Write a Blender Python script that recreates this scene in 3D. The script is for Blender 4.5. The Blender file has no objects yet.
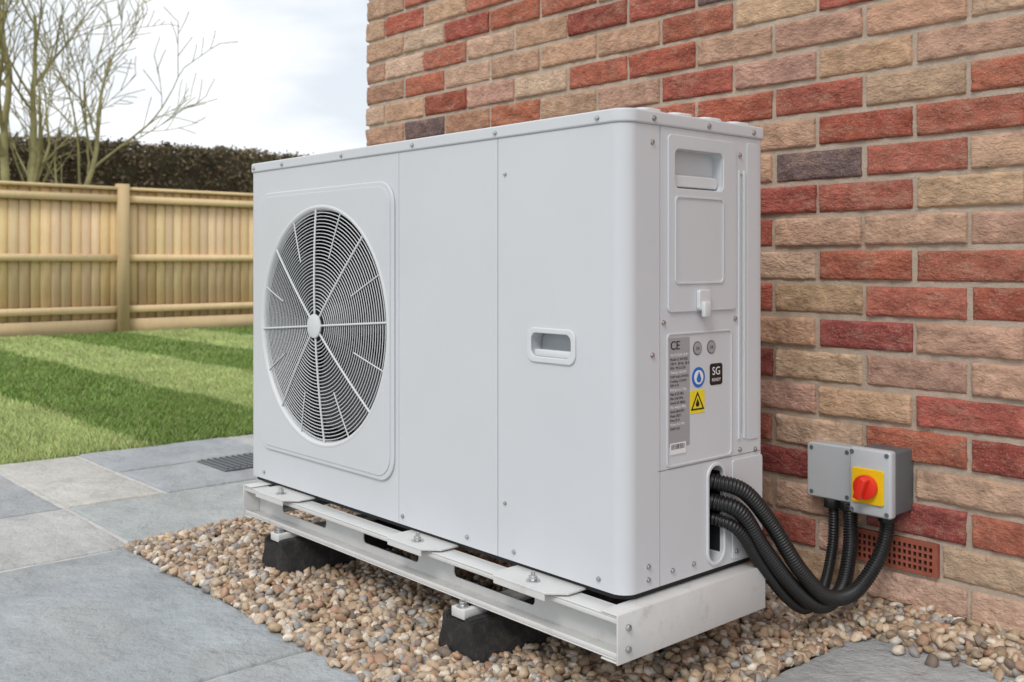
import bpy, bmesh, math, random
import numpy as np
from mathutils import Vector, Matrix, noise, Euler
random.seed(7); rng=np.random.default_rng(7)
S=bpy.context.scene
COL=S.collection

# ------------------------------------------------------------------ helpers
def empty(name):
    o=bpy.data.objects.new(name,None); COL.objects.link(o); return o
def obj(name,data,mat=None,parent=None):
    o=bpy.data.objects.new(name,data); COL.objects.link(o)
    if mat: o.data.materials.append(mat)
    if parent: o.parent=parent
    return o
def npmesh(name,co,faces,col=None,smooth=False):
    co=np.asarray(co,dtype=np.float32); faces=np.asarray(faces,dtype=np.int32)
    me=bpy.data.meshes.new(name); k=faces.shape[1]
    me.vertices.add(len(co)); me.vertices.foreach_set('co',co.ravel())
    me.loops.add(faces.size); me.loops.foreach_set('vertex_index',faces.ravel())
    me.polygons.add(len(faces)); me.polygons.foreach_set('loop_start',np.arange(len(faces),dtype=np.int32)*k)
    if smooth: me.polygons.foreach_set('use_smooth',np.ones(len(faces),dtype=bool))
    me.update(calc_edges=True); me.validate()
    if col is not None:
        a=me.color_attributes.new('Col','FLOAT_COLOR','POINT')
        c=np.ones((len(co),4),dtype=np.float32); c[:,:3]=col
        a.data.foreach_set('color',c.ravel())
    return me
def smooth_angle(me,deg=35):
    bm=bmesh.new(); bm.from_mesh(me)
    for f in bm.faces: f.smooth=True
    for e in bm.edges:
        e.smooth = (len(e.link_faces)==2 and e.calc_face_angle(0)<math.radians(deg))
    bm.to_mesh(me); bm.free()
def wn(o):
    m=o.modifiers.new('wn','WEIGHTED_NORMAL'); m.keep_sharp=True; m.weight=100
def tomesh(o):
    dg=bpy.context.evaluated_depsgraph_get()
    me=bpy.data.meshes.new_from_object(o.evaluated_get(dg))
    n=o.name; mats=[m for m in o.data.materials]; par=o.parent; mw=o.matrix_world.copy()
    bpy.data.objects.remove(o)
    me.materials.clear()
    o2=bpy.data.objects.new(n,me); COL.objects.link(o2)
    for m in mats: me.materials.append(m)
    o2.parent=par; o2.matrix_world=mw
    return o2
def box(name,lo,hi,mat,parent=None,bev=0.002,seg=2):
    bm=bmesh.new(); bmesh.ops.create_cube(bm,size=1)
    lo=Vector(lo);hi=Vector(hi);c=(lo+hi)/2;s=hi-lo
    for v in bm.verts: v.co=Vector((v.co.x*s.x,v.co.y*s.y,v.co.z*s.z))+c
    if bev>0:
        bmesh.ops.bevel(bm,geom=bm.edges[:],offset=min(bev,min(s)*.45),segments=seg,profile=.5,affect='EDGES')
    me=bpy.data.meshes.new(name); bm.to_mesh(me); bm.free(); smooth_angle(me,50)
    o=obj(name,me,mat,parent); return o
def cyl(name,c,r,h,axis,mat,parent=None,seg=24,bev=0.0,r2=None):
    bm=bmesh.new(); bmesh.ops.create_cone(bm,cap_ends=True,segments=seg,radius1=r,radius2=r if r2 is None else r2,depth=h)
    if bev>0:
        es=[e for e in bm.edges if len(e.link_faces)==2 and e.calc_face_angle(0)>1.0]
        bmesh.ops.bevel(bm,geom=es,offset=bev,segments=2,profile=.5,affect='EDGES')
    q=Vector((0,0,1)).rotation_difference(Vector(axis))
    bmesh.ops.transform(bm,matrix=Matrix.Translation(c)@q.to_matrix().to_4x4(),verts=bm.verts)
    me=bpy.data.meshes.new(name); bm.to_mesh(me); bm.free(); smooth_angle(me,40)
    return obj(name,me,mat,parent)
def rrect(x0,y0,x1,y1,r,n=8):
    pts=[]
    for cx,cy,a in ((x1-r,y1-r,0),(x0+r,y1-r,90),(x0+r,y0+r,180),(x1-r,y0+r,270)):
        for i in range(n+1):
            t=math.radians(a+90*i/n); pts.append((cx+r*math.cos(t),cy+r*math.sin(t)))
    return pts
def circ(cx,cy,r,n=96):
    return [(cx+r*math.cos(2*math.pi*i/n),cy+r*math.sin(2*math.pi*i/n)) for i in range(n)]
FRONT=lambda y: Matrix(((1,0,0,0),(0,0,-1,y),(0,1,0,0),(0,0,0,1)))
SIDE =lambda x: Matrix(((0,0,1,x),(1,0,0,0),(0,1,0,0),(0,0,0,1)))
FLAT =lambda z: Matrix.Translation((0,0,z))
def plate(name,loops,thick,M,mat,parent=None,bev=0.0015):
    cu=bpy.data.curves.new(name,'CURVE'); cu.dimensions='2D'; cu.fill_mode='BOTH'
    cu.extrude=max(thick/2-bev,1e-5); cu.bevel_depth=bev; cu.bevel_resolution=2; cu.offset=-bev
    for L in loops:
        sp=cu.splines.new('POLY'); sp.points.add(len(L)-1)
        for p,(x,y) in zip(sp.points,L): p.co=(x,y,0,1)
        sp.use_cyclic_u=True
    o=obj(name,cu,mat,None); o.matrix_world=M@Matrix.Translation((0,0,thick/2))
    bpy.context.view_layer.update()
    o=tomesh(o)
    o.data.transform(o.matrix_world); o.matrix_world=Matrix.Identity(4)
    bm=bmesh.new(); bm.from_mesh(o.data); bmesh.ops.remove_doubles(bm,verts=bm.verts,dist=1e-5)
    bmesh.ops.recalc_face_normals(bm,faces=bm.faces); bm.to_mesh(o.data); bm.free()
    smooth_angle(o.data,40); wn(o)
    o.parent=parent
    return o
def cut(o,cutter):
    m=o.modifiers.new('b','BOOLEAN'); m.operation='DIFFERENCE'; m.solver='EXACT'; m.object=cutter
    bpy.context.view_layer.update()
    dg=bpy.context.evaluated_depsgraph_get()
    me=bpy.data.meshes.new_from_object(o.evaluated_get(dg))
    o.modifiers.remove(m); o.data=me
    bpy.data.objects.remove(cutter)
def prism(name,pts,M,h):
    bm=bmesh.new(); vs=[bm.verts.new((x,y,0)) for x,y in pts]; f=bm.faces.new(vs)
    r=bmesh.ops.extrude_face_region(bm,geom=[f]); bmesh.ops.translate(bm,vec=(0,0,h),verts=[v for v in r['geom'] if isinstance(v,bmesh.types.BMVert)])
    bm.transform(M)
    bmesh.ops.recalc_face_normals(bm,faces=bm.faces)
    me=bpy.data.meshes.new(name); bm.to_mesh(me); bm.free()
    return obj(name,me)

# ------------------------------------------------------------------ materials
def mat(name,col=(.5,.5,.5),rough=.5,metal=0,nscale=0,ncol=0.0,bump=0,bscale=200,attr=False,spec=.5,bdist=.001,detail=6,bstretch=None):
    m=bpy.data.materials.new(name); m.use_nodes=True; nt=m.node_tree; N=nt.nodes; L=nt.links
    b=N['Principled BSDF']; b.inputs['Roughness'].default_value=rough; b.inputs['Metallic'].default_value=metal
    b.inputs['Specular IOR Level'].default_value=spec
    tc=N.new('ShaderNodeTexCoord')
    if attr:
        a=N.new('ShaderNodeAttribute'); a.attribute_name='Col'; src=a.outputs['Color']
    else:
        a=N.new('ShaderNodeRGB'); a.outputs[0].default_value=(*col,1); src=a.outputs[0]
    if nscale:
        n=N.new('ShaderNodeTexNoise'); n.inputs['Scale'].default_value=nscale; n.inputs['Detail'].default_value=detail; n.inputs['Roughness'].default_value=.65
        L.new(tc.outputs['Object'],n.inputs['Vector'])
        r=N.new('ShaderNodeMapRange'); r.inputs[1].default_value=.3; r.inputs[2].default_value=.7
        r.inputs[3].default_value=1-ncol; r.inputs[4].default_value=1+ncol
        L.new(n.outputs['Fac'],r.inputs[0])
        x=N.new('ShaderNodeVectorMath'); x.operation='SCALE'; L.new(src,x.inputs[0]); L.new(r.outputs[0],x.inputs['Scale'])
        src=x.outputs[0]
    L.new(src,b.inputs['Base Color'])
    if bump:
        n2=N.new('ShaderNodeTexNoise'); n2.inputs['Scale'].default_value=bscale; n2.inputs['Detail'].default_value=7; n2.inputs['Roughness'].default_value=.62
        if bstretch:
            mp=N.new('ShaderNodeMapping'); mp.inputs['Scale'].default_value=bstretch; L.new(tc.outputs['Object'],mp.inputs[0]); L.new(mp.outputs[0],n2.inputs['Vector'])
        else: L.new(tc.outputs['Object'],n2.inputs['Vector'])
        bp=N.new('ShaderNodeBump'); bp.inputs['Strength'].default_value=bump; bp.inputs['Distance'].default_value=bdist
        L.new(n2.outputs['Fac'],bp.inputs['Height']); L.new(bp.outputs[0],b.inputs['Normal'])
    return m
def mul_noise(m,scale,lo,hi,c,fac=1.0,vec='Object',stretch=None):
    nt=m.node_tree;N=nt.nodes;L=nt.links;b=N['Principled BSDF']
    src=b.inputs['Base Color'].links[0].from_socket
    tc=N.new('ShaderNodeTexCoord'); n=N.new('ShaderNodeTexNoise'); n.inputs['Scale'].default_value=scale; n.inputs['Detail'].default_value=8; n.inputs['Roughness'].default_value=.7
    if stretch:
        mp=N.new('ShaderNodeMapping'); mp.inputs['Scale'].default_value=stretch; L.new(tc.outputs[vec],mp.inputs[0]); L.new(mp.outputs[0],n.inputs['Vector'])
    else: L.new(tc.outputs[vec],n.inputs['Vector'])
    r=N.new('ShaderNodeMapRange'); r.inputs[1].default_value=lo; r.inputs[2].default_value=hi; r.inputs[3].default_value=0; r.inputs[4].default_value=fac
    L.new(n.outputs['Fac'],r.inputs[0])
    mx=N.new('ShaderNodeMix'); mx.data_type='RGBA'; L.new(r.outputs[0],mx.inputs['Factor']); L.new(src,mx.inputs['A']); mx.inputs['B'].default_value=(*c,1)
    L.new(mx.outputs['Result'],b.inputs['Base Color'])

M_paint=mat('unit_paint',(.615,.63,.655),.42,nscale=3,ncol=.025,bump=.06,bscale=900,bdist=.0004)
mul_noise(M_paint,9,.6,.85,(.52,.51,.49),.25)
M_paint2=mat('unit_paint_light',(.66,.675,.69),.4,nscale=5,ncol=.02)
M_frame=mat('frame_paint',(.64,.64,.63),.45,nscale=12,ncol=.05,bump=.1,bscale=400)
mul_noise(M_frame,22,.56,.75,(.38,.34,.28),.5)
M_dark=mat('dark_interior',(.012,.013,.015),.6)
M_coil=mat('heat_exchanger',(.012,.013,.018),.5,metal=.2,nscale=30,ncol=.3)
M_blade=mat('fan_blade_plastic',(.030,.033,.040),.4,nscale=8,ncol=.15)
M_rubber=mat('rubber',(.02,.02,.021),.75,nscale=60,ncol=.4,bump=.5,bscale=300)
mul_noise(M_rubber,35,.5,.8,(.16,.13,.10),.5)
M_conduit=mat('black_conduit',(.012,.012,.013),.38,nscale=15,ncol=.3)
M_steel=mat('zinc_steel',(.55,.55,.55),.3,metal=.9,nscale=50,ncol=.2)
M_boxgrey=mat('grey_plastic',(.42,.45,.48),.4,nscale=20,ncol=.03)
M_boxlight=mat('light_grey_plastic',(.50,.525,.55),.4,nscale=20,ncol=.03)
M_boxdark=mat('dark_grey_plastic',(.12,.13,.14),.5,nscale=20,ncol=.05)
M_yellow=mat('yellow_plastic',(.85,.55,.01),.35,nscale=30,ncol=.03)
M_red=mat('red_plastic',(.78,.035,.015),.3,nscale=30,ncol=.03)
M_label=mat('label_grey',(.36,.35,.36),.4,nscale=40,ncol=.04)
M_white=mat('label_white',(.8,.8,.8),.4,nscale=40,ncol=.03)
M_black=mat('label_black',(.01,.01,.01),.4,nscale=40,ncol=.1)
M_blue=mat('label_blue',(.02,.14,.5),.4,nscale=40,ncol=.05)
M_lyel=mat('label_yellow',(.85,.68,.02),.4,nscale=40,ncol=.05)

M_brick=mat('clay_brick',attr=True,rough=.92,nscale=26,ncol=.28,bump=1.0,bscale=75,bdist=.011,spec=.12,detail=10,bstretch=(1,1,1.6))
mul_noise(M_brick,14,.50,.70,(.60,.385,.27),.50,stretch=(1,1,2.2))
mul_noise(M_brick,38,.58,.68,(.19,.075,.055),.5,stretch=(1,1,1.5))
mul_noise(M_brick,240,.52,.70,(.72,.54,.42),.45)
M_mortar=mat('mortar',(.55,.455,.365),.95,nscale=25,ncol=.16,bump=1.0,bscale=300,bdist=.004,spec=.1)
mul_noise(M_mortar,400,.54,.72,(.27,.20,.145),.6)
M_terr=mat('terracotta',(.32,.09,.055),.8,nscale=40,ncol=.2,bump=.5,bscale=300)
M_slab=mat('sandstone_paving',attr=True,rough=.66,nscale=7,ncol=.17,bump=1.0,bscale=11,bdist=.028,spec=.35,detail=12)
mul_noise(M_slab,2.4,.46,.70,(.47,.455,.42),.5)
mul_noise(M_slab,8,.54,.72,(.28,.30,.315),.5)
mul_noise(M_slab,45,.56,.70,(.54,.54,.52),.30)
mul_noise(M_slab,140,.50,.75,(.21,.22,.235),.45)
M_joint=mat('paving_mortar',(.56,.55,.52),.95,nscale=30,ncol=.15,bump=.8,bscale=400,bdist=.002)
M_peb=mat('river_gravel',attr=True,rough=.6,nscale=90,ncol=.25,bump=.4,bscale=260,spec=.35)
M_bed=mat('gravel_bed',(.24,.185,.13),.95,nscale=120,ncol=.5,bump=1,bscale=90,bdist=.01)
M_lawn=mat('lawn_soil',attr=True,rough=.95,nscale=30,ncol=.3)
M_grass=mat('grass_blades',attr=True,rough=.6,nscale=2.2,ncol=.20,spec=.2)
M_ground=mat('ground_earth',(.10,.12,.05),.95,nscale=.5,ncol=.4)
M_wood=mat('fence_timber',attr=True,rough=.8,nscale=2,ncol=.08,spec=.2)
mul_noise(M_wood,9,.5,.8,(.50,.34,.18),.45,stretch=(6,6,.45))
mul_noise(M_wood,7,.70,.74,(.22,.12,.05),.8,stretch=(2.5,2.5,1.3))
M_hedge=mat('hedge_leaves',attr=True,rough=.8,nscale=1.5,ncol=.3,spec=.15)
M_bark=mat('tree_bark',(.30,.27,.12),.85,nscale=6,ncol=.3,bump=.5,bscale=60)

# ------------------------------------------------------------------ camera
CZ=.76
cam=bpy.data.cameras.new('camera'); co=bpy.data.objects.new('camera',cam); COL.objects.link(co)
co.location=(0,0,CZ); co.rotation_euler=(math.radians(90),0,math.atan2(.7455,.6665))
cam.sensor_width=36; cam.lens=35.37; cam.shift_y=-.0762; cam.clip_start=.05; cam.clip_end=1500
cam.dof.use_dof=True; cam.dof.focus_distance=1.95; cam.dof.aperture_fstop=7
S.camera=co

# ------------------------------------------------------------------ heat pump
XR,XL,YF,YB=-1.14,-2.485,1.275,1.678
Z0,Z1=.194,1.022
hp=empty('heat_pump')
def plan(off,rf=.030,rb=.012,n=12):
    x0,x1,y0,y1=XL-off,XR+off,YF-off,YB+off; pts=[]
    for cx,cy,a,r in ((x1-rb,y1-rb,0,rb),(x0+rb,y1-rb,90,rb),(x0+rf,y0+rf,180,rf),(x1-rf,y0+rf,270,rf)):
        for i in range(n+1):
            t=math.radians(a+90*i/n); pts.append((cx+r*math.cos(t),cy+r*math.sin(t)))
    return pts
body=prism('casing',plan(0),FLAT(Z0),.806)
FX,FZ=-2.112,.609
RO=.290
cut(body,prism('c',circ(FX,FZ,RO-.011,96),FRONT(YF+.15),.20))
cut(body,prism('c',rrect(-1.373,.584,-1.263,.634,.022),FRONT(YF+.03),.06))
cut(body,prism('c',rrect(1.404,.893,1.545,.963,.012),SIDE(XR-.022),.05))
cut(body,prism('c',rrect(1.502,.205,1.548,.385,.022),SIDE(XR-.06),.1))
cut(body,prism('c',rrect(1.600,.43,1.611,.93,.005),SIDE(XR-.004),.05))
for x in (-1.467,):
    cut(body,prism('c',rrect(x-.0011,Z0-.01,x+.0011,1.03,.0005,1),FRONT(YF+.0035),.02))
cut(body,prism('c',rrect(-1.795-.0009,Z0-.01,-1.795+.0009,1.03,.0005,1),FRONT(YF+.0015),.02))
cut(body,prism('c',rrect(1.3655,Z0-.01,1.3679,1.03,.0005,1),SIDE(XR-.0035),.02))
cut(body,prism('c',rrect(1.36,.3940,1.69,.3960,.0005,1),SIDE(XR-.0035),.02))
body.data.materials.append(M_paint); body.parent=hp
smooth_angle(body.data,30); wn(body)
lid=plate('lid',[plan(.004,.033)],.024,FLAT(1.0005),M_paint,hp,bev=.004)
for i in range(4):
    y=1.33+.088*i
    plate('lid_rib',[rrect(XR-.14,y,XR-.008,y+.062,.02)],.008,FLAT(1.0235),M_paint2,hp,bev=.0035)
for i in range(5):
    x=-2.2+.2*i
    plate('lid_rib',[rrect(x,1.36,x+.1,1.62,.03)],.005,FLAT(1.0235),M_paint2,hp,bev=.0025)
plate('base_pan',[plan(-.008,.03)],.012,FLAT(.183),M_dark,hp,bev=.001)
plate('fan_panel',[rrect(-2.426,.277,-1.808,.942,.055),circ(FX,FZ,RO)],.006,FRONT(YF),M_paint,hp,bev=.0028)
plate('fan_panel_rim',[rrect(-2.415,.288,-1.819,.931,.048),circ(FX,FZ,RO+.0005)],.0022,FRONT(YF-.006),M_paint,hp,bev=.001)
def lathe(name,prof,c,mat_,parent,seg=96):
    vs=[];fs=[];n=len(prof)
    for i in range(seg):
        a=2*math.pi*i/seg
        for r,d in prof: vs.append((c[0]+r*math.cos(a),c[1]+d,c[2]+r*math.sin(a)))
    for i in range(seg):
        j=(i+1)%seg
        for k in range(n-1): fs.append((i*n+k,j*n+k,j*n+k+1,i*n+k+1))
    me=npmesh(name,vs,fs,smooth=True); return obj(name,me,mat_,parent)
lathe('fan_shroud',[(RO+.002,-.0075),(RO-.002,-.010),(RO-.007,-.0095),(RO-.011,-.004),(RO-.014,.006)],(FX,YF,FZ),M_paint2,hp)
lathe('fan_duct',[(RO-.0142,.006),(RO-.017,.149)],(FX,YF,FZ),M_dark,hp)
cyl('heat_exchanger',(FX,YF+.144,FZ),RO-.017,.006,(0,1,0),M_coil,hp,seg=64)
v=[];f=[]
for i in range(126):
    x=-.269+i*.0043; h=math.sqrt(max(.269**2-x*x,0))
    if h<.02: continue
    b=len(v); xx=FX+x
    v+=[(xx,YF+.132,FZ-h),(xx,YF+.141,FZ-h),(xx,YF+.141,FZ+h),(xx,YF+.132,FZ+h)]; f.append((b,b+1,b+2,b+3))
obj('coil_fins',npmesh('coil_fins',v,f),M_coil,hp)
v=[];f=[]
for b in range(3):
    a0=b*2*math.pi/3+.35; nr,na=12,14; base=len(v)
    for i in range(nr+1):
        r=.05+.210*i/nr; sweep=.55*(i/nr)**1.4
        for j in range(na+1):
            t=j/na; a=a0+sweep+ (t-.5)*(1.25 if i>2 else .9+.1*i)
            v.append((FX+r*math.cos(a),YF+.050+.07*t+.012*math.sin(t*3.14),FZ+r*math.sin(a)))
    for i in range(nr):
        for j in range(na):
            q=base+i*(na+1)+j; f.append((q,q+1,q+na+2,q+na+1))
obj('fan_blades',npmesh('fan_blades',v,f,smooth=True),M_blade,hp)
cyl('fan_hub',(FX,YF+.075,FZ),.055,.07,(0,-1,0),M_blade,hp,seg=40,bev=.006)
cu=bpy.data.curves.new('grille','CURVE'); cu.dimensions='3D'; cu.bevel_depth=.00115; cu.bevel_resolution=1
RG=RO-.012
def dome(r): return YF-.004-.014*(1-(r/RG)**2)
r=.040
while r<RG:
    sp=cu.splines.new('POLY'); n=72; sp.points.add(n-1); sp.use_cyclic_u=True
    for i in range(n):
        a=2*math.pi*i/n; sp.points[i].co=(FX+r*math.cos(a),dome(r),FZ+r*math.sin(a),1); sp.points[i].radius=1.0
    r+=.0083
def spoke(a,r0,r1,rad):
    sp=cu.splines.new('POLY'); n=10; sp.points.add(n-1)
    for i in range(n):
        r=r0+(r1-r0)*i/(n-1)
        sp.points[i].co=(FX+r*math.cos(a),dome(r)-.002,FZ+r*math.sin(a),1); sp.points[i].radius=rad
for i in range(8):
    a=i*math.pi/4+.07; spoke(a,.02,RO-.002,2.4)
    spoke(a+math.pi/8,.17,RO-.006,1.4)
g=obj('fan_grille',cu,M_paint2,hp)
cyl('grille_hub',(FX,YF-.022,FZ),.029,.006,(0,-1,0),M_paint2,hp,seg=40,bev=.002)
plate('handle_surround',[rrect(-1.381,.577,-1.255,.641,.018),rrect(-1.370,.588,-1.266,.631,.013)],.004,FRONT(YF),M_paint2,hp,bev=.0017)
plate('handle_back',[rrect(-1.371,.586,-1.265,.632,.02)],.002,FRONT(YF+.0285),M_boxgrey,hp,bev=.0004)
box('handle_grip',(-1.366,YF+.001,.586),(-1.270,YF+.012,.601),M_paint2,hp,.003)
plate('service_door',[rrect(1.385,.672,1.585,.988,.010),rrect(1.404,.893,1.545,.963,.012)],.004,SIDE(XR),M_paint,hp,bev=.0016)
plate('door_inset',[rrect(1.402,.722,1.545,.880,.010),rrect(1.406,.726,1.541,.876,.008)],.0022,SIDE(XR+.004),M_paint,hp,bev=.0008)
plate('door_pull',[rrect(1.408,.897,1.541,.918,.008)],.012,SIDE(XR-.019),M_paint2,hp,bev=.002)
plate('door_latch',[rrect(1.463,.674,1.497,.712,.006)],.008,SIDE(XR+.004),M_paint2,hp,bev=.002)
box('latch_lip',(XR+.010,1.470,.662),(XR+.018,1.490,.690),M_paint2,hp,.002)
plate('label_panel',[rrect(1.383,.398,1.575,.636,.010),rrect(1.387,.402,1.571,.632,.008)],.0024,SIDE(XR),M_paint,hp,bev=.001)
plate('rear_rib',[rrect(1.594,.424,1.600,.936,.0028)],.003,SIDE(XR),M_paint2,hp,bev=.001)
plate('rear_rib',[rrect(1.611,.424,1.617,.936,.0028)],.003,SIDE(XR),M_paint2,hp,bev=.001)
plate('rear_panel',[rrect(1.622,.42,1.660,.99,.006)],.002,SIDE(XR),M_paint,hp,bev=.001)
plate('cable_entry_surround',[rrect(1.496,.200,1.554,.391,.028),rrect(1.503,.207,1.547,.384,.021)],.004,SIDE(XR),M_paint2,hp,bev=.0016)
plate('cable_entry_back',[rrect(1.500,.203,1.550,.388,.024)],.002,SIDE(XR-.058),M_dark,hp,bev=.0004)
for a,b_ in (((XR-.056,1.5025,.21),(XR-.006,1.5035,.38)),((XR-.056,1.5465,.21),(XR-.006,1.5475,.38))):
    box('entry_lining',a,b_,M_dark,hp,0)
plate('corner_guard',[rrect(1.575,.200,1.672,.388,.006)],.003,SIDE(XR),M_paint,hp,bev=.0012)
plate('rating_label',[rrect(1.391,.432,1.449,.627,.003)],.0006,SIDE(XR),M_label,hp,bev=.0001)
def text(name,s,size,y,z,mat_,x=XR+.0008,align='LEFT'):
    cu=bpy.data.curves.new(name,'FONT'); cu.body=s; cu.size=size; cu.extrude=.0001; cu.align_x=align
    o=obj(name,cu,mat_,hp); o.matrix_world=SIDE(x)@Matrix.Translation((y,z,0)); return o
for dx in (0,.0005): text('ce_mark','CE',.022,1.394+dx,.606,M_black,XR+.0008+dx*.2)
rows=["OUTDOOR UNIT","Model 12 kW R32","230 V~ 50 Hz  28 A","IP24  MCA 27.0","Heating 12.0 kW","COP 4.60 A7/W35","Cooling 11.0 kW","EER 4.10","Refrigerant 2.2kg","Max 4.32 MPa","Min 2.40 MPa","Sound 62 dB(A)","Net weight 98kg","Serial 0041873","Made 2022","Fuse 32 A","Water 0.3 MPa","GWP 675"]
for i,s in enumerate(rows): text('label_text',s,.0066,1.3935,.594-i*.0077,M_black if i%4 else M_white)
plate('barcode_label',[rrect(1.393,.420,1.437,.440,.001)],.0009,SIDE(XR+.0006),M_white,hp,bev=.0001)
y=1.396
while y<1.434:
    w=random.choice([.0006,.001]); box('barcode_bar',(XR+.0014,y,.429),(XR+.0018,y+w,.438),M_black,hp,0); y+=w+random.choice([.0009,.0014,.002])
for yy in (1.471,1.512):
    cyl('seal_label',(XR+.0006,yy,.605),.0125,.001,(1,0,0),M_boxdark,hp,32)
    cyl('seal_label_face',(XR+.0012,yy,.605),.0105,.001,(1,0,0),M_label,hp,32)
    text('seal_text','OK',.008,yy,.602,M_black,XR+.0018,'CENTER')
cyl('blue_label',(XR+.0006,1.474,.552),.0185,.001,(1,0,0),M_blue,hp,40)
cyl('blue_label_face',(XR+.0012,1.474,.552),.0130,.001,(1,0,0),M_white,hp,40)
plate('blue_label_drop',[[(1.474,.563),(1.481,.549),(1.478,.543),(1.470,.543),(1.467,.549)]],.0005,SIDE(XR+.0017),M_blue,hp,bev=.0001)
plate('sg_label',[rrect(1.508,.534,1.546,.574,.006)],.0008,SIDE(XR),M_black,hp,bev=.0002)
text('sg_text','SG',.021,1.527,.553,M_white,XR+.001,'CENTER')
text('sg_text','READY',.0085,1.527,.541,M_white,XR+.001,'CENTER')
plate('warning_label',[rrect(1.450,.487,1.492,.529,.002)],.0008,SIDE(XR),M_lyel,hp,bev=.0002)
plate('warning_triangle',[[(1.471,.5265),(1.4905,.493),(1.4515,.493)],[(1.471,.521),(1.4565,.4958),(1.4855,.4958)]],.0005,SIDE(XR+.0008),M_black,hp,bev=.00005)
plate('warning_flame',[[(1.471,.514),(1.4745,.507),(1.4765,.503),(1.474,.499),(1.468,.499),(1.4655,.503),(1.468,.508)]],.0005,SIDE(XR+.0008),M_black,hp,bev=.00005)
def screw(c,ax,r=.0048):
    c=Vector(c); ax=Vector(ax)
    cyl('screw_washer',c+ax*.0006,r*1.25,.0012,ax,M_steel,hp,16)
    cyl('screw',c+ax*.0026,r,.003,ax,M_steel,hp,16,bev=.0009)
for x in (-2.45,-2.30,-2.02,-1.74,-1.47,-1.20): screw((x,YF-.004,1.011),(0,-1,0),.0040)
for y in (1.345,1.50,1.64): screw((XR+.004,y,1.011),(1,0,0),.0040)
for x in (-1.56,-1.42,-1.20,-1.78,-2.40): screw((x,YF,.212),(0,-1,0),.0038)
screw((-1.445,YF,.93),(0,-1,0),.003); screw((-1.445,YF,.30),(0,-1,0),.003)
for (y,z) in ((1.335,.235),(1.335,.212),(1.40,.215),(1.46,.215),(1.585,.215),(1.66,.215),(1.345,.60),(1.345,.97),(1.60,.965),(1.60,.405),(1.375,.655),(1.585,.655),(1.65,.40),(1.585,.34)):
    screw((XR+(.003 if (y>1.575 and z<.39) else 0),y,z),(1,0,0),.0038)

# ------------------------------------------------------------------ support frame
fr=empty('support_frame')
BX0,BX1=-2.42,-1.112; BZ0,BZ1=.105,.178
def cchannel(name,x0,x1,yw,out,z0,z1,fl):
    t=.003
    a,b=sorted((yw,yw+out*t))
    slots=[rrect(s0,z0+.020,s1,z1-.022,.010) for s0,s1 in ((-2.30,-2.09),(-1.93,-1.72),(-1.60,-1.36))]
    plate(name+'_web',[rrect(x0,z0,x1,z1,.001,1)]+slots,.003,FRONT(b),M_frame,fr,.0006)
    a,b=sorted((yw+out*(t+.0002),yw+out*fl))
    box(name+'_top_flange',(x0,a,z1-t),(x1,b,z1),M_frame,fr,.001)
    box(name+'_bottom_flange',(x0,a,z0),(x1,b,z0+t),M_frame,fr,.001)
    a,b=sorted((yw+out*(fl-t),yw+out*fl))
    box(name+'_lip',(x0,a,z0+.0035),(x1,b,z0+.012),M_frame,fr,.001)
    box(name+'_lip',(x0,a,z1-.012),(x1,b,z1-.0035),M_frame,fr,.001)
cchannel('front_beam',BX0,BX1-.006,1.275,-1,BZ0,BZ1,.045)
cchannel('rear_beam',BX0,BX1-.006,1.60,1,BZ0,BZ1,.045)
for xe,o in ((BX1,-1),(BX0-.004,1)):
    a,b=sorted((xe,xe+o*.003)); box('end_channel_web',(a,1.226,.100),(b,1.645,.182),M_frame,fr,.001)
    a,b=sorted((xe+o*.0032,xe+o*.04)); 
    box('end_channel_top',(a,1.228,.179),(b,1.643,.182),M_frame,fr,.001)
    box('end_channel_bottom',(a,1.228,.1005),(b,1.643,.1035),M_frame,fr,.001)
for z in (.122,.158): cyl('frame_bolt',(BX1+.003,1.250,z),.006,.006,(1,0,0),M_steel,fr,6,bev=.001)
def bracket(x0,x1):
    L=[(x0,1.226),(x0+.014,1.210),(x1-.03,1.210),(x1,1.240),(x1,1.30),(x0,1.30)]
    plate('unit_foot_bracket',[L],.004,FLAT(.1815),M_frame,fr,bev=.0008)
    plate('bracket_lip',[rrect(x0+.014,.170,x1-.03,.1813,.001,2)],.003,FRONT(1.2135),M_frame,fr,bev=.0008)
    xm=(x0+x1)/2
    cyl('bolt_washer',(xm,1.240,.1865),.013,.002,(0,0,1),M_steel,fr,24)
    cyl('bolt_nut',(xm,1.240,.1915),.0085,.008,(0,0,1),M_steel,fr,6,bev=.001)
    cyl('bolt_stud',(xm,1.240,.197),.004,.012,(0,0,1),M_steel,fr,12)
    box('unit_foot',(x0+.01,1.302,.1785),(x1-.01,1.64,.182),M_dark,fr,.0005)
for a,b in ((-2.34,-2.16),(-1.76,-1.60),(-1.42,-1.24)): bracket(a,b)
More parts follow.
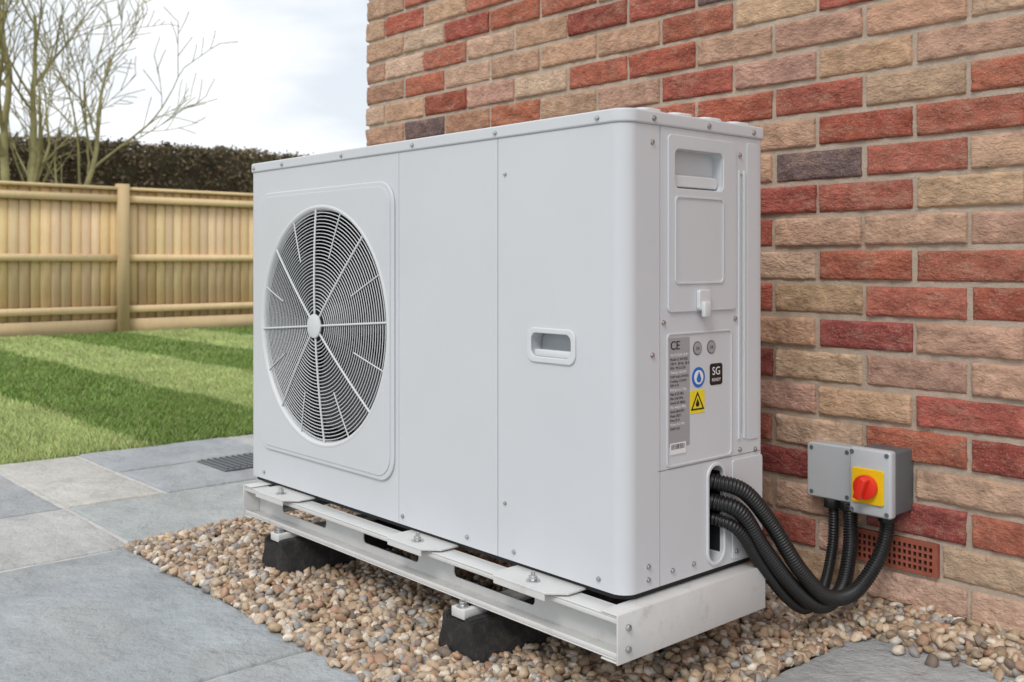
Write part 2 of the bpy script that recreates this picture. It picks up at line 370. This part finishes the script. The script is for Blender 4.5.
def foot(xc):
    prof=[(-.062,0),(.062,0),(.060,.035),(.048,.062),(.046,.090),(.029,.096),(.025,.082),(-.025,.082),(-.029,.096),(-.046,.090),(-.048,.062),(-.060,.035)]
    bm=bmesh.new(); ys=[1.200,1.214,1.70,1.715]; rings=[]
    for k,y in enumerate(ys):
        s=.9 if k in(0,3) else 1
        rings.append([bm.verts.new((xc+px*s,y,-.005+pz*(.97 if s<1 else 1))) for px,pz in prof])
    n=len(prof)
    for k in range(3):
        for i in range(n): bm.faces.new((rings[k][i],rings[k][(i+1)%n],rings[k+1][(i+1)%n],rings[k+1][i]))
    bm.faces.new(rings[0]); bm.faces.new(rings[3])
    bmesh.ops.recalc_face_normals(bm,faces=bm.faces)
    bmesh.ops.bevel(bm,geom=bm.edges[:],offset=.003,segments=2,affect='EDGES')
    me=bpy.data.meshes.new('rubber_foot'); bm.to_mesh(me); bm.free(); smooth_angle(me,35)
    obj('rubber_foot',me,M_rubber,fr)
    box('foot_strut',(xc-.020,1.206,.080),(xc+.020,1.69,.0995),M_frame,fr,.002)
    box('foot_strut_slot',(xc-.007,1.208,.0985),(xc+.007,1.26,.1000),M_dark,fr,.0)
    cyl('foot_bolt',(xc,1.219,.106),.008,.009,(0,0,1),M_steel,fr,6,bev=.001)
    cyl('foot_washer',(xc,1.219,.1010),.012,.002,(0,0,1),M_steel,fr,24)
foot(-1.505); foot(-2.22)

# ------------------------------------------------------------------ conduits
def catmull(P,step):
    P=[Vector(p) for p in P]; P=[P[0]*2-P[1]]+P+[P[-1]*2-P[-2]]; out=[]
    for i in range(1,len(P)-2):
        for t in np.linspace(0,1,60,endpoint=False):
            a,b,c,d=P[i-1],P[i],P[i+1],P[i+2]
            out.append(.5*((2*b)+(c-a)*t+(2*a-5*b+4*c-d)*t*t+(3*b-a-3*c+d)*t**3))
    out.append(P[-2])
    res=[out[0]]; acc=0
    for p,q in zip(out,out[1:]):
        L=(q-p).length; 
        while acc+L>=step:
            k=(step-acc)/L; p=p.lerp(q,k); res.append(p.copy()); L=(q-p).length; acc=0
            if L<1e-9: break
        acc+=L
    return res
def conduit(P,r,pitch=.0062,seg=16):
    pts=catmull(P,pitch/5); v=[];f=[]
    T=(pts[1]-pts[0]).normalized(); U=T.orthogonal().normalized()
    for i,p in enumerate(pts):
        t=(pts[min(i+1,len(pts)-1)]-pts[max(i-1,0)]).normalized()
        U=(U-t*U.dot(t)).normalized(); W=t.cross(U)
        ph=i%5; rr=r*(1.0 if ph in(0,1) else (.93 if ph in (2,4) else .80))
        for k in range(seg):
            a=2*math.pi*k/seg; q=p+(U*math.cos(a)+W*math.sin(a))*rr; v.append(q[:])
    for i in range(len(pts)-1):
        for k in range(seg):
            k2=(k+1)%seg; f.append((i*seg+k,i*seg+k2,(i+1)*seg+k2,(i+1)*seg+k))
    return obj('cable_conduit',npmesh('cable_conduit',v,f,smooth=True),M_conduit)
conduit([(-1.19,1.525,.352),(-1.14,1.528,.353),(-1.105,1.569,.334),(-1.089,1.632,.265),(-1.071,1.698,.172),(-1.062,1.779,.105),(-1.052,1.862,.096),(-1.035,1.925,.150),(-1.030,1.955,.205),(-1.030,1.958,.250)],.0155)
conduit([(-1.19,1.525,.315),(-1.14,1.527,.316),(-1.108,1.560,.297),(-1.100,1.622,.220),(-1.090,1.709,.130),(-1.082,1.793,.078),(-1.088,1.878,.090),(-1.102,1.935,.150),(-1.115,1.962,.200),(-1.118,1.965,.250)],.0155)
conduit([(-1.19,1.525,.282),(-1.14,1.530,.283),(-1.112,1.560,.262),(-1.112,1.625,.190),(-1.112,1.715,.105),(-1.120,1.800,.062),(-1.135,1.885,.075),(-1.152,1.950,.140),(-1.158,1.968,.200),(-1.160,1.968,.250)],.0115)

# ------------------------------------------------------------------ junction box & isolator
WY=2.015
jb=empty('junction_box')
box('box_base',(-1.215,1.970,.252),(-1.112,WY-.001,.366),M_boxgrey,jb,.005,3)
plate('box_lid',[rrect(-1.217,.250,-1.110,.368,.008)],.010,FRONT(1.9685),M_boxlight,jb,bev=.003)
for x in (-1.206,-1.121):
    for z in (.261,.357): cyl('lid_screw',(x,1.958,z),.0045,.002,(0,-1,0),M_boxdark,jb,16)
for x in (-1.160,-1.122): cyl('cable_gland',(x,1.966,.242),.018,.02,(0,0,1),M_conduit,jb,8,bev=.002)
iso=empty('isolator_switch')
box('switch_base',(-1.086,1.936,.247),(-1.000,WY-.001,.376),M_boxdark,iso,.005,3)
box('switch_cover',(-1.090,1.912,.243),(-.998,1.9355,.380),M_boxlight,iso,.006,3)
plate('yellow_plate',[rrect(-1.081,.268,-1.012,.340,.005)],.005,FRONT(1.9118),M_yellow,iso,bev=.0015)
cyl('knob_base',(-1.0465,1.899,.304),.0245,.014,(0,-1,0),M_red,iso,40,bev=.002)
b=box('knob_grip',(-.0225,-.011,-.0075),(.0225,.011,.0075),M_red,iso,.003,3); b.location=(-1.0465,1.883,.304); b.rotation_euler=(0,math.radians(-70),0)
for x in (-1.083,-1.007):
    for z in (.252,.371): cyl('cover_screw',(x,1.911,z),.0045,.002,(0,-1,0),M_boxdark,iso,16)
cyl('cable_gland',(-1.030,1.960,.238),.020,.02,(0,0,1),M_conduit,iso,8,bev=.002)

# ------------------------------------------------------------------ brick house
house=empty('brick_house')
HX0,HX1=-3.022,1.60
pal=[((.42,.115,.080),22),((.47,.155,.100),18),((.34,.085,.070),10),((.60,.385,.255),15),((.58,.35,.245),18),((.64,.44,.31),7),((.45,.24,.165),8),((.19,.125,.125),3)]
pc=[p[0] for p in pal]; pw=[p[1] for p in pal]
ZC=-.033
VX0,VX1,VZ0,VZ1=-1.140,-.945,ZC+.150+.0035,ZC+.225-.0035
def bricks(name,u0,u1,z1,pos,nx,nz,seed,vent=False):
    rnd=random.Random(seed); V=[];F=[];C=[]
    nc=int(z1/.075)
    for c in range(nc):
        z=ZC+c*.075
        off=-.1125 if c%2 else 0
        u=u0+off; spans=[]
        while u<u1:
            a=max(u,u0)+ (0 if u<=u0 else .005); b=min(u+.225,u1)-.005
            u+=.225
            if vent and c==2 and b>VX0-.008 and a<VX1+.008:
                if a<VX0-.045: spans.append((a,VX0-.008))
                if b>VX1+.045: spans.append((VX1+.008,b))
                continue
            spans.append((a,b))
        for a,b in spans:
            if b-a<.035: continue
            a+=rnd.uniform(-.0015,.002); b-=rnd.uniform(-.0015,.002)
            zl=z+.0050+rnd.uniform(-.0015,.0015); zh=z+.0700+rnd.uniform(-.0015,.0015)
            w=list(pw)
            if z>.75 and a<-1.6: w=[10,13,4,18,24,10,10,2]
            col=np.array(rnd.choices(pc,w)[0])*rnd.uniform(.88,1.12)*np.array([1,rnd.uniform(.95,1.06),rnd.uniform(.93,1.1)])
            push=rnd.uniform(-.004,.0015); tilt=rnd.uniform(-.002,.002)
            base=len(V); s=rnd.random()*100
            for j in range(nz+1):
                tj=j/nz
                for i in range(nx+1):
                    ti=i/nx
                    edge=(i in(0,nx)) or (j in(0,nz))
                    ui=.5-.5*math.cos(math.pi*ti)*(.80+.20*abs(math.cos(math.pi*ti))); vj=.5-.5*math.cos(math.pi*tj)
                    uu=a+(b-a)*ui; zz=zl+(zh-zl)*vj
                    n1=noise.noise(Vector((uu*9+s,zz*16,s)))
                    n2=noise.noise(Vector((uu*34+s,zz*55,s*2)))
                    n3=noise.noise(Vector((uu*90,zz*90+s,s)))
                    crease=max(0,.09-abs(noise.noise(Vector((uu*14+s,zz*34,s*3)))))/.09
                    if i in(0,nx): uu+=n2*.0050
                    if j in(0,nz): zz+=n2*.0040+n1*.0016
                    if edge: d=.012
                    else:
                        e=min(i,nx-i,j,nz-j)
                        d=push+tilt*ti-.0038*n1-.0040*n2-.0022*n3+(.0032 if e<=1 else 0)+.0030*crease
                        d=min(d,.0048)
                    V.append((pos(uu,d,zz))); C.append(col*(1+.18*n1+.16*n2)*(1-.15*crease))
            for j in range(nz):
                for i in range(nx):
                    q=base+j*(nx+1)+i; F.append((q,q+1,q+nx+2,q+nx+1))
    return obj(name,npmesh(name,V,F,np.array(C),smooth=True),M_brick,house)
bricks('wall_bricks',HX0,HX1,2.8,lambda u,d,z:(u,WY-.0100+d,z),30,10,42,True)
bricks('side_bricks',WY,WY+5,2.8,lambda u,d,z:(HX0+.0045+d,u-.006,z),8,4,5)
box('mortar_core',(HX0+.010,WY,-.05),(HX1-.01,WY+5,2.79),M_mortar,house,0)
nx,nz=420,260; V=np.zeros((nx*nz,3)); k=0
for j in range(nz):
    z=-.04+2.8*j/(nz-1)
    for i in range(nx):
        x=HX0+.008+(HX1-HX0-.016)*i/(nx-1)
        V[k]=(x,WY-.0034+.0018*noise.noise(Vector((x*40,z*60,2))),z); k+=1
I=np.arange(nx*nz).reshape(nz,nx); F=np.stack([I[:-1,:-1],I[:-1,1:],I[1:,1:],I[1:,:-1]],-1).reshape(-1,4)
obj('mortar_face',npmesh('mortar_face',V,F,smooth=True),M_mortar,house)
box('wall_coping',(HX0-.12,WY-.15,2.80),(HX1+.1,WY+5.1,2.95),M_paint2,house,.01)
holes=[]
for r_ in range(4):
    for c_ in range(16):
        x=VX0+.009+c_*.0112; z=VZ0+.0075+r_*.0138; holes.append([(x,z),(x+.0070,z),(x+.0070,z+.0092),(x,z+.0092)])
plate('air_brick',[rrect(VX0,VZ0,VX1,VZ1,.002,2)]+holes,.014,FRONT(WY-.0005),M_terr,house,bev=.0006)
box('air_brick_void',(VX0+.004,WY-.008,VZ0+.004),(VX1-.004,WY-.0056,VZ1-.004),M_dark,house,0)

# ------------------------------------------------------------------ ground, paving
def sheet(name,x0,y0,x1,y1,z,m):
    return obj(name,npmesh(name,[(x0,y0,z),(x1,y0,z),(x1,y1,z),(x0,y1,z)],[(0,1,2,3)]),m)
sheet('ground',-400,-400,400,400,-.06,M_ground)
LX=-4.13
slabs=[]
def S_(x0,x1,y0,y1): slabs.append((x0,x1,y0,y1))
for (a,b,one) in ((1.05,1.37,1),(1.37,2.0,0),(2.0,2.9,1),(2.9,3.5,0),(3.5,4.4,1),(4.4,5.0,0),(5.0,5.9,1),(.45,1.05,0),(-.45,.45,1),(-1.05,-.45,0),(-1.95,-1.05,1),(-3,-1.95,0)):
    if one: S_(LX,-3.25,a,b)
    else: S_(LX,-3.69,a,b); S_(-3.69,-3.25,a,b)
for a,b in ((.15,1.05),(-.45,.15),(-1.35,-.45),(-1.95,-1.35),(-3,-1.95),(1.05,1.98)): S_(-3.25,-2.70,a,b)
for i in range(5): S_(-3.25,-3.045,1.98+i*.8,1.98+(i+1)*.8)
for a,b in ((.14,1.035),(-.46,.14),(-1.36,-.46),(-3,-1.36)): S_(-2.70,-1.74,a,b)
for k,(x0,x1) in enumerate(((-1.74,-.84),(-.84,-.24),(-.24,.66),(.66,1.26),(1.26,2.16),(2.16,2.9))):
    y=1.035
    for h in ([.6,.9,.6,.9,.9] if k%2==0 else [.9,.6,.9,.6,.9]): S_(x0,x1,y-h,y); y-=h
for x0,x1 in ((-1.07,-.17),(-.17,.43),(.43,1.33),(1.33,2.9)): S_(x0,x1,1.035,1.925)
V=[];F=[];C=[]
scol=[(.415,.435,.45),(.39,.415,.43),(.445,.46,.46),(.47,.47,.455),(.41,.44,.435),(.375,.40,.42)]
fixed={(LX,1.05):(.54,.525,.48),(-1.74,.435):(.46,.47,.465),(-2.70,.14):(.37,.40,.415),(-1.07,1.035):(.40,.42,.425)}
for si,(x0,x1,y0,y1) in enumerate(slabs):
    g=.0062; x0_,x1_,y0_,y1_=x0+g,x1-g,y0+g,y1-g
    n=max(6,int((x1_-x0_)/.014)); m_=max(6,int((y1_-y0_)/.014)); 
    if x0>.3 or y1<-.3 or y0>3.4: n=m_=10
    col=np.array(fixed.get((x0,y0),random.choice(scol)))*random.uniform(.95,1.05); base=len(V); s=random.random()*50; dz=random.uniform(-.0015,.0015)
    xs=[x0_,x0_+.0025,x0_+.007]+list(np.linspace(x0_+.02,x1_-.02,n))+[x1_-.007,x1_-.0025,x1_]
    ys=[y0_,y0_+.0025,y0_+.007]+list(np.linspace(y0_+.02,y1_-.02,m_))+[y1_-.007,y1_-.0025,y1_]
    nx,ny=len(xs),len(ys)
    for j,y in enumerate(ys):
        for i,x in enumerate(xs):
            e=min(i,nx-1-i,j,ny-1-j)
            w=noise.noise(Vector((x*14+s,y*14,s)))*.0035+noise.noise(Vector((x*50+s,y*50,s)))*.0015
            fr_=noise.fractal(Vector((x*3.2+s,y*3.2,s)),1.0,2.0,5)
            tv=noise.fractal(Vector((x*1.7+s,y*2.3,s+9)),1.0,2.0,4)*3.2; fl=math.floor(tv); q_=tv-fl; ter=fl+min(1,max(0,(q_-.5)*9+.5))
            h=fr_*.0026+ter*.0011
            xx,yy=x,y
            if e<=2: xx+=w*(1 if i<=2 or i>=nx-3 else 0); yy+=w*(1 if j<=2 or j>=ny-3 else 0)
            z=dz+h-(.014 if e==0 else .0034 if e==1 else .0008 if e==2 else 0)
            V.append((xx,yy,z)); C.append(col*(1+.10*fr_+.03*ter)*(.9 if e<=1 else 1))
    for j in range(ny-1):
        for i in range(nx-1):
            q=base+j*nx+i; F.append((q,q+1,q+nx+1,q+nx))
obj('stone_paving',npmesh('stone_paving',V,F,np.array(C),smooth=True),M_slab)
pj=[(LX,-3,-2.69,6.8),(-2.69,-3,2.9,1.038),(-1.066,1.038,2.9,1.93)]
V=[];F=[]
for x0,y0,x1,y1 in pj:
    b=len(V); V+=[(x0,y0,-.0062),(x1,y0,-.0062),(x1,y1,-.0062),(x0,y1,-.0062)]; F.append((b,b+1,b+2,b+3))
obj('paving_joints',npmesh('paving_joints',V,F),M_joint)

dr=empty('drain_cover')
box('drain_frame',(-3.66,1.66,.0),(-3.42,1.90,.007),M_boxdark,dr,.002)
for i in range(9): box('drain_bar',(-3.65,1.672+i*.025,.0065),(-3.43,1.680+i*.025,.012),M_boxdark,dr,.001)

# ------------------------------------------------------------------ gravel
def gheight(x,y):
    z=.004+.006*math.sin(x*7+1)*math.sin(y*9+2)+.005*noise.noise(Vector((x*6,y*6,0)))
    z+=.030*max(0,(y-1.80)/.215)**1.3
    if x>-1.1: z+=.002
    return z
P=[];st=.0130
def region(x0,x1,y0,y1,dens=1.0,lift=0):
    x=x0
    while x<x1:
        y=y0
        while y<y1:
            if random.random()<dens: 
                px=x+random.uniform(-.008,.008); py=y+random.uniform(-.008,.008); P.append((px,py,gheight(px,py)+lift+random.uniform(-.006,.004)))
            y+=st
        x+=st
GX0,GX1,GY0,GY1=-2.690,-1.070,1.036,2.005
region(GX0,GX1,GY0,GY1); region(GX0,GX1,GY0,GY1,.5,.009)
region(-1.08,1.5,1.924,2.004); region(-1.08,.4,1.915,2.004,.9,.004); region(-1.08,.2,1.925,2.004,.8,.012)
# pebbles spilling over the slab edges so that no bed shows
def line(x0,y0,x1,y1,n,sp,z=.006):
    for _ in range(n):
        t=random.random(); P.append((x0+(x1-x0)*t+random.gauss(0,sp),y0+(y1-y0)*t+random.gauss(0,sp),z+random.uniform(-.003,.005)))
line(-1.08,1.920,.3,1.920,420,.006,.004); line(-1.08,1.926,.3,1.926,300,.006,.012)
line(-1.068,1.04,-1.068,1.92,200,.006,.005)
line(-2.69,1.034,-1.07,1.034,330,.006,.004); line(-2.692,1.04,-2.692,2.0,220,.006,.005)
for _ in range(40):
    x=random.uniform(-1.06,-.5); y=1.915-abs(random.gauss(0,.03)); P.append((x,y,.010))
for _ in range(36):
    x=random.uniform(-2.6,-1.2); y=1.028-abs(random.gauss(0,.014)); P.append((x,y,.010))
bm=bmesh.new(); bmesh.ops.create_icosphere(bm,subdivisions=2,radius=1); bm.verts.ensure_lookup_table()
iv=np.array([v.co[:] for v in bm.verts]); itf=np.array([[v.index for v in f.verts] for f in bm.faces]); bm.free()
vari=[]
for k in range(18):
    w=iv.copy()
    for i in range(len(w)):
        d=Vector(w[i]); w[i]*=1+.38*noise.noise(d*1.3+Vector((k*7,0,0)))+.16*noise.noise(d*3+Vector((0,k*5,0)))
    vari.append(w)
NP=len(P); nv=len(iv)
VV=np.zeros((NP,nv,3),dtype=np.float32)
gp=np.array([(.48,.35,.23),(.57,.45,.33),(.38,.27,.18),(.31,.245,.195),(.64,.56,.46),(.43,.27,.18),(.36,.34,.32),(.22,.17,.135),(.52,.40,.29),(.68,.62,.54)])
gw=np.array([16,14,14,10,9,9,9,6,11,4.]); gw/=gw.sum()
ci=rng.choice(len(gp),NP,p=gw); cc=gp[ci]*rng.uniform(.82,1.15,(NP,1))
for k,(x,y,z) in enumerate(P):
    r=random.choice((.0080,.009,.0100,.0110,.0125,.0070,.0095)); sc=np.array([r*random.uniform(1.0,1.5),r*random.uniform(.85,1.1),r*random.uniform(.5,.85)])
    R=np.array(Euler((random.gauss(0,.5),random.gauss(0,.5),random.uniform(0,6.28))).to_matrix())
    VV[k]=(vari[k%18]*sc)@R.T+np.array((x,y,z))
FF=(itf[None]+ (np.arange(NP)*nv)[:,None,None]).reshape(-1,3)
CC=np.repeat(cc,nv,axis=0)
obj('gravel',npmesh('gravel',VV.reshape(-1,3),FF,CC,smooth=True),M_peb)
V=[];F=[]
for x0,y0,x1,y1 in ((-2.69,1.038,-1.066,2.014),(-1.066,1.93,2.9,2.014)):
    b=len(V); V+=[(x0,y0,-.010),(x1,y0,-.010),(x1,y1,-.010),(x0,y1,-.010)]; F.append((b,b+1,b+2,b+3))
obj('gravel_bed',npmesh('gravel_bed',V,F),M_bed)

# ------------------------------------------------------------------ lawn
def stripe(y):
    k=np.floor((y-1.66)/.82); return (k.astype(int)%2)!=0
def lawncol(x,y,n):
    lt=stripe(y+.03*np.sin(x*5))
    c=np.where(lt[:,None],np.array([[.46,.56,.21]]),np.array([[.27,.40,.11]]))
    return c
LX0,LX1,LY0,LY1=-10.97,LX,-5.,12.
nx,ny=60,340; xs=np.linspace(LX0,LX1,nx); ys=np.linspace(LY0,LY1,ny)
gx,gy=np.meshgrid(xs,ys); co_=np.stack([gx.ravel(),gy.ravel(),np.full(gx.size,-.004)],1)
I=np.arange(nx*ny).reshape(ny,nx); F=np.stack([I[:-1,:-1],I[:-1,1:],I[1:,1:],I[1:,:-1]],-1).reshape(-1,4)
lawn=empty('lawn')
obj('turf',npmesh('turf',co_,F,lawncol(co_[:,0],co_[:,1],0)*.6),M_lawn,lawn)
def blades(n,x0,x1,y0,y1,h,w):
    x=rng.uniform(x0,x1,n); y=rng.uniform(y0,y1,n); a=rng.uniform(0,6.283,n); hh=h*rng.uniform(.55,1.3,n)
    lx=rng.normal(0,.7,n)*hh; ly=rng.normal(0,.7,n)*hh
    lt=stripe(y); lx=lx+np.where(lt,-.5,.3)*hh
    dx=np.cos(a)*w/2; dy=np.sin(a)*w/2
    v=np.zeros((n,3,3)); v[:,0]=np.stack([x-dx,y-dy,np.full(n,-.006)],1); v[:,1]=np.stack([x+dx,y+dy,np.full(n,-.006)],1)
    v[:,2]=np.stack([x+lx,y+ly,hh],1)
    c=lawncol(x,y,n)*rng.uniform(.65,1.35,(n,1))
    br=rng.random(n)<.09; c[br]=np.array([.52,.46,.24])
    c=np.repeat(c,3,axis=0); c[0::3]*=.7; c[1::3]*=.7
    return v.reshape(-1,3),c
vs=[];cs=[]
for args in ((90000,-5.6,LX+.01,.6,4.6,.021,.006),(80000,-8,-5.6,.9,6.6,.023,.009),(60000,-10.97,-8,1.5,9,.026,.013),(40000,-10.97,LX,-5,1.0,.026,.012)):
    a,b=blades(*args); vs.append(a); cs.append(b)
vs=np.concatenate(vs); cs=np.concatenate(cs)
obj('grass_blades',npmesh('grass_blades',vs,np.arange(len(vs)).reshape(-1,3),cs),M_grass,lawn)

# ------------------------------------------------------------------ fence
fence=empty('wooden_fence'); FXX=-11.0; FH=1.60
V=[];F=[];C=[]
def addbox(lo,hi,col):
    b=len(V)
    for x in (lo[0],hi[0]):
        for y in (lo[1],hi[1]):
            for z in (lo[2],hi[2]): V.append((x,y,z)); C.append(col)
    for q in ((0,1,3,2),(4,6,7,5),(0,4,5,1),(2,3,7,6),(0,2,6,4),(1,5,7,3)): F.append(tuple(b+i for i in q))
wood=np.array([.84,.63,.37])
y=-8.
while y<18:
    col=wood*random.uniform(.84,1.08)*np.array([1,random.uniform(.96,1.04),random.uniform(.88,1.1)])
    w=random.uniform(.094,.108); t=random.uniform(-.003,.003)
    b=len(V); x0=FXX-.03+t
    for z in (.10,FH-.05+random.uniform(-.004,.002)):
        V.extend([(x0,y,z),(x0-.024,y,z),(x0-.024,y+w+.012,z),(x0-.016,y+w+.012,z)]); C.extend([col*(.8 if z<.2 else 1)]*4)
    for q in ((0,1,2,3),(4,7,6,5),(0,3,7,4),(1,5,6,2),(0,4,5,1),(2,6,7,3)): F.append(tuple(b+i for i in q))
    y+=w+.001
for k in range(9):
    y0=-7.86+k*3.0
    for z in (.22,.78,1.42): addbox((FXX-.029,y0+.061,z),(FXX+.022,y0+2.939,z+.075),wood*random.uniform(.95,1.06))
    addbox((FXX-.06,y0+.061,FH-.045),(FXX+.03,y0+2.939,FH-.012),wood*1.04)
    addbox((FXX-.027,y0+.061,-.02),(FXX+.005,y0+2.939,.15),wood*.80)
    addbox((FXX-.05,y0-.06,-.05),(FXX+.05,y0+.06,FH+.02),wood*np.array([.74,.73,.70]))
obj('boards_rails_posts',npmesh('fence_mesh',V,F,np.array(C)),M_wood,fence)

# ------------------------------------------------------------------ hedge
n=90000; HXX=-16.
y=rng.uniform(-10,30,n); top=rng.random(n)<.45
bulge=np.array([noise.noise(Vector((0,yy*.8,3)))*.12+noise.noise(Vector((0,yy*3,5)))*.06 for yy in y])
z=np.where(top,2.66+bulge+rng.normal(0,.04,n),rng.uniform(1.2,2.66,n)+bulge*.3); x=np.where(top,rng.uniform(HXX-1.0,HXX,n),HXX+bulge+rng.normal(0,.05,n))
c=np.stack([x,y,z],1); s=.030*rng.uniform(.6,1.5,(n,1))
u=rng.normal(size=(n,3)); u/=np.linalg.norm(u,axis=1)[:,None]; w=rng.normal(size=(n,3)); w/=np.linalg.norm(w,axis=1)[:,None]
v=np.stack([c-u*s,c+w*s*.7,c+u*s,c-w*s*.7],1)
hc=np.array([(.17,.125,.085),(.23,.165,.10),(.12,.115,.06),(.10,.11,.05),(.30,.22,.14)])[rng.choice(5,n)]*rng.uniform(.7,1.2,(n,1))
hedge=empty('hedge')
obj('foliage',npmesh('hedge_foliage',v.reshape(-1,3),np.arange(4*n).reshape(-1,4),np.repeat(hc,4,axis=0)),M_hedge,hedge)
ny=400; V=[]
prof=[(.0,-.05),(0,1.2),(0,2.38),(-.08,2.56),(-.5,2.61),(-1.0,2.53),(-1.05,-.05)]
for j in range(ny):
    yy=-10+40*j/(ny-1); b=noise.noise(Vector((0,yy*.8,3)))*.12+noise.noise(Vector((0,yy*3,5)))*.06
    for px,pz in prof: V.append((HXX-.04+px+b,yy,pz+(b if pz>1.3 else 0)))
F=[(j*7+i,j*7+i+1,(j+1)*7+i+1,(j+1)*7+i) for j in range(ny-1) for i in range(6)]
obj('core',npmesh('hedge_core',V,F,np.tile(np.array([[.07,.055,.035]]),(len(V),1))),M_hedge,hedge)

# ------------------------------------------------------------------ bare tree
cu=bpy.data.curves.new('bare_tree','CURVE'); cu.dimensions='3D'; cu.bevel_depth=1; cu.bevel_resolution=1; cu.use_fill_caps=True
rt=random.Random(33)
def branch(p,d,L,r,lev):
    n=max(4,int(L/.16)); pts=[(p.copy(),r)]; dd=d.normalized(); kids=[]
    for i in range(n):
        dd=(dd+Vector((rt.gauss(0,.08),rt.gauss(0,.08),rt.gauss(0,.05)+(.045 if lev<3 else .0)))).normalized()
        p=p+dd*(L/n); t=(i+1)/n; rr=r*(1-.75*t); pts.append((p.copy(),rr))
        if lev<3 and t>(.22 if lev else .26): kids.append((p.copy(),dd.copy(),t,rr))
    sp=cu.splines.new('POLY'); sp.points.add(len(pts)-1)
    for q,(pp,rr) in zip(sp.points,pts): q.co=(*pp,1); q.radius=max(rr,.0055)
    if lev>=3: return
    want=[9,7,5][lev]
    for pp,d0,t,rr in rt.sample(kids,min(want,len(kids))):
        a=rt.uniform(0,6.283); o=d0.orthogonal().normalized(); o=(Matrix.Rotation(a,3,d0)@o)
        ang=rt.uniform(.45,.9)
        nd=d0*math.cos(ang)+o*math.sin(ang); nd.z+=.15
        branch(pp,nd,L*rt.uniform(.40,.60)*(1.15-.45*t),rr*rt.uniform(.48,.68),lev+1)
for dx,dy,L,r in ((0,.20,4.6,.095),(.12,-.20,4.2,.08),(-.1,.48,4.0,.06)):
    branch(Vector((-14+dx*.8,4.08+dy*.4,-.05)),Vector((dx*.4,dy*.75,1)),L,r,0)
tr=obj('bare_tree',cu,M_bark)

# ------------------------------------------------------------------ world & sun
W=bpy.data.worlds.new('World'); S.world=W; W.use_nodes=True; nt=W.node_tree; N=nt.nodes; L=nt.links
bg=N['Background']; bg.inputs['Strength'].default_value=.13
sky=N.new('ShaderNodeTexSky'); sky.sky_type='NISHITA'; sky.sun_disc=False
EL=math.radians(46); AZ=(.42,-.9075)
sky.sun_elevation=EL; sky.sun_rotation=math.atan2(AZ[0],AZ[1])
tc=N.new('ShaderNodeTexCoord'); mp=N.new('ShaderNodeMapping'); mp.inputs['Scale'].default_value=(1,1,3)
n1=N.new('ShaderNodeTexNoise'); n1.inputs['Scale'].default_value=3.2; n1.inputs['Detail'].default_value=6; n1.inputs['Roughness'].default_value=.5
L.new(tc.outputs['Generated'],mp.inputs[0]); L.new(mp.outputs[0],n1.inputs['Vector'])
cr=N.new('ShaderNodeValToRGB'); cr.color_ramp.elements[0].position=.40; cr.color_ramp.elements[0].color=(6.6,6.95,7.4,1)
cr.color_ramp.elements[1].position=.62; cr.color_ramp.elements[1].color=(9.6,9.65,9.75,1)
L.new(n1.outputs['Fac'],cr.inputs[0])
mx=N.new('ShaderNodeMix'); mx.data_type='RGBA'; mx.inputs['Factor'].default_value=.90
L.new(sky.outputs[0],mx.inputs['A']); L.new(cr.outputs[0],mx.inputs['B']); L.new(mx.outputs['Result'],bg.inputs['Color'])
sl=bpy.data.lights.new('sun','SUN'); sl.energy=1.35; sl.angle=math.radians(18); sl.color=(1,.96,.9)
so=bpy.data.objects.new('sun',sl); COL.objects.link(so)
d=Vector((AZ[0]*math.cos(EL),AZ[1]*math.cos(EL),math.sin(EL)))
so.rotation_euler=d.to_track_quat('Z','Y').to_euler()
S.view_settings.view_transform='Standard'; S.view_settings.look='None'; S.view_settings.exposure=0
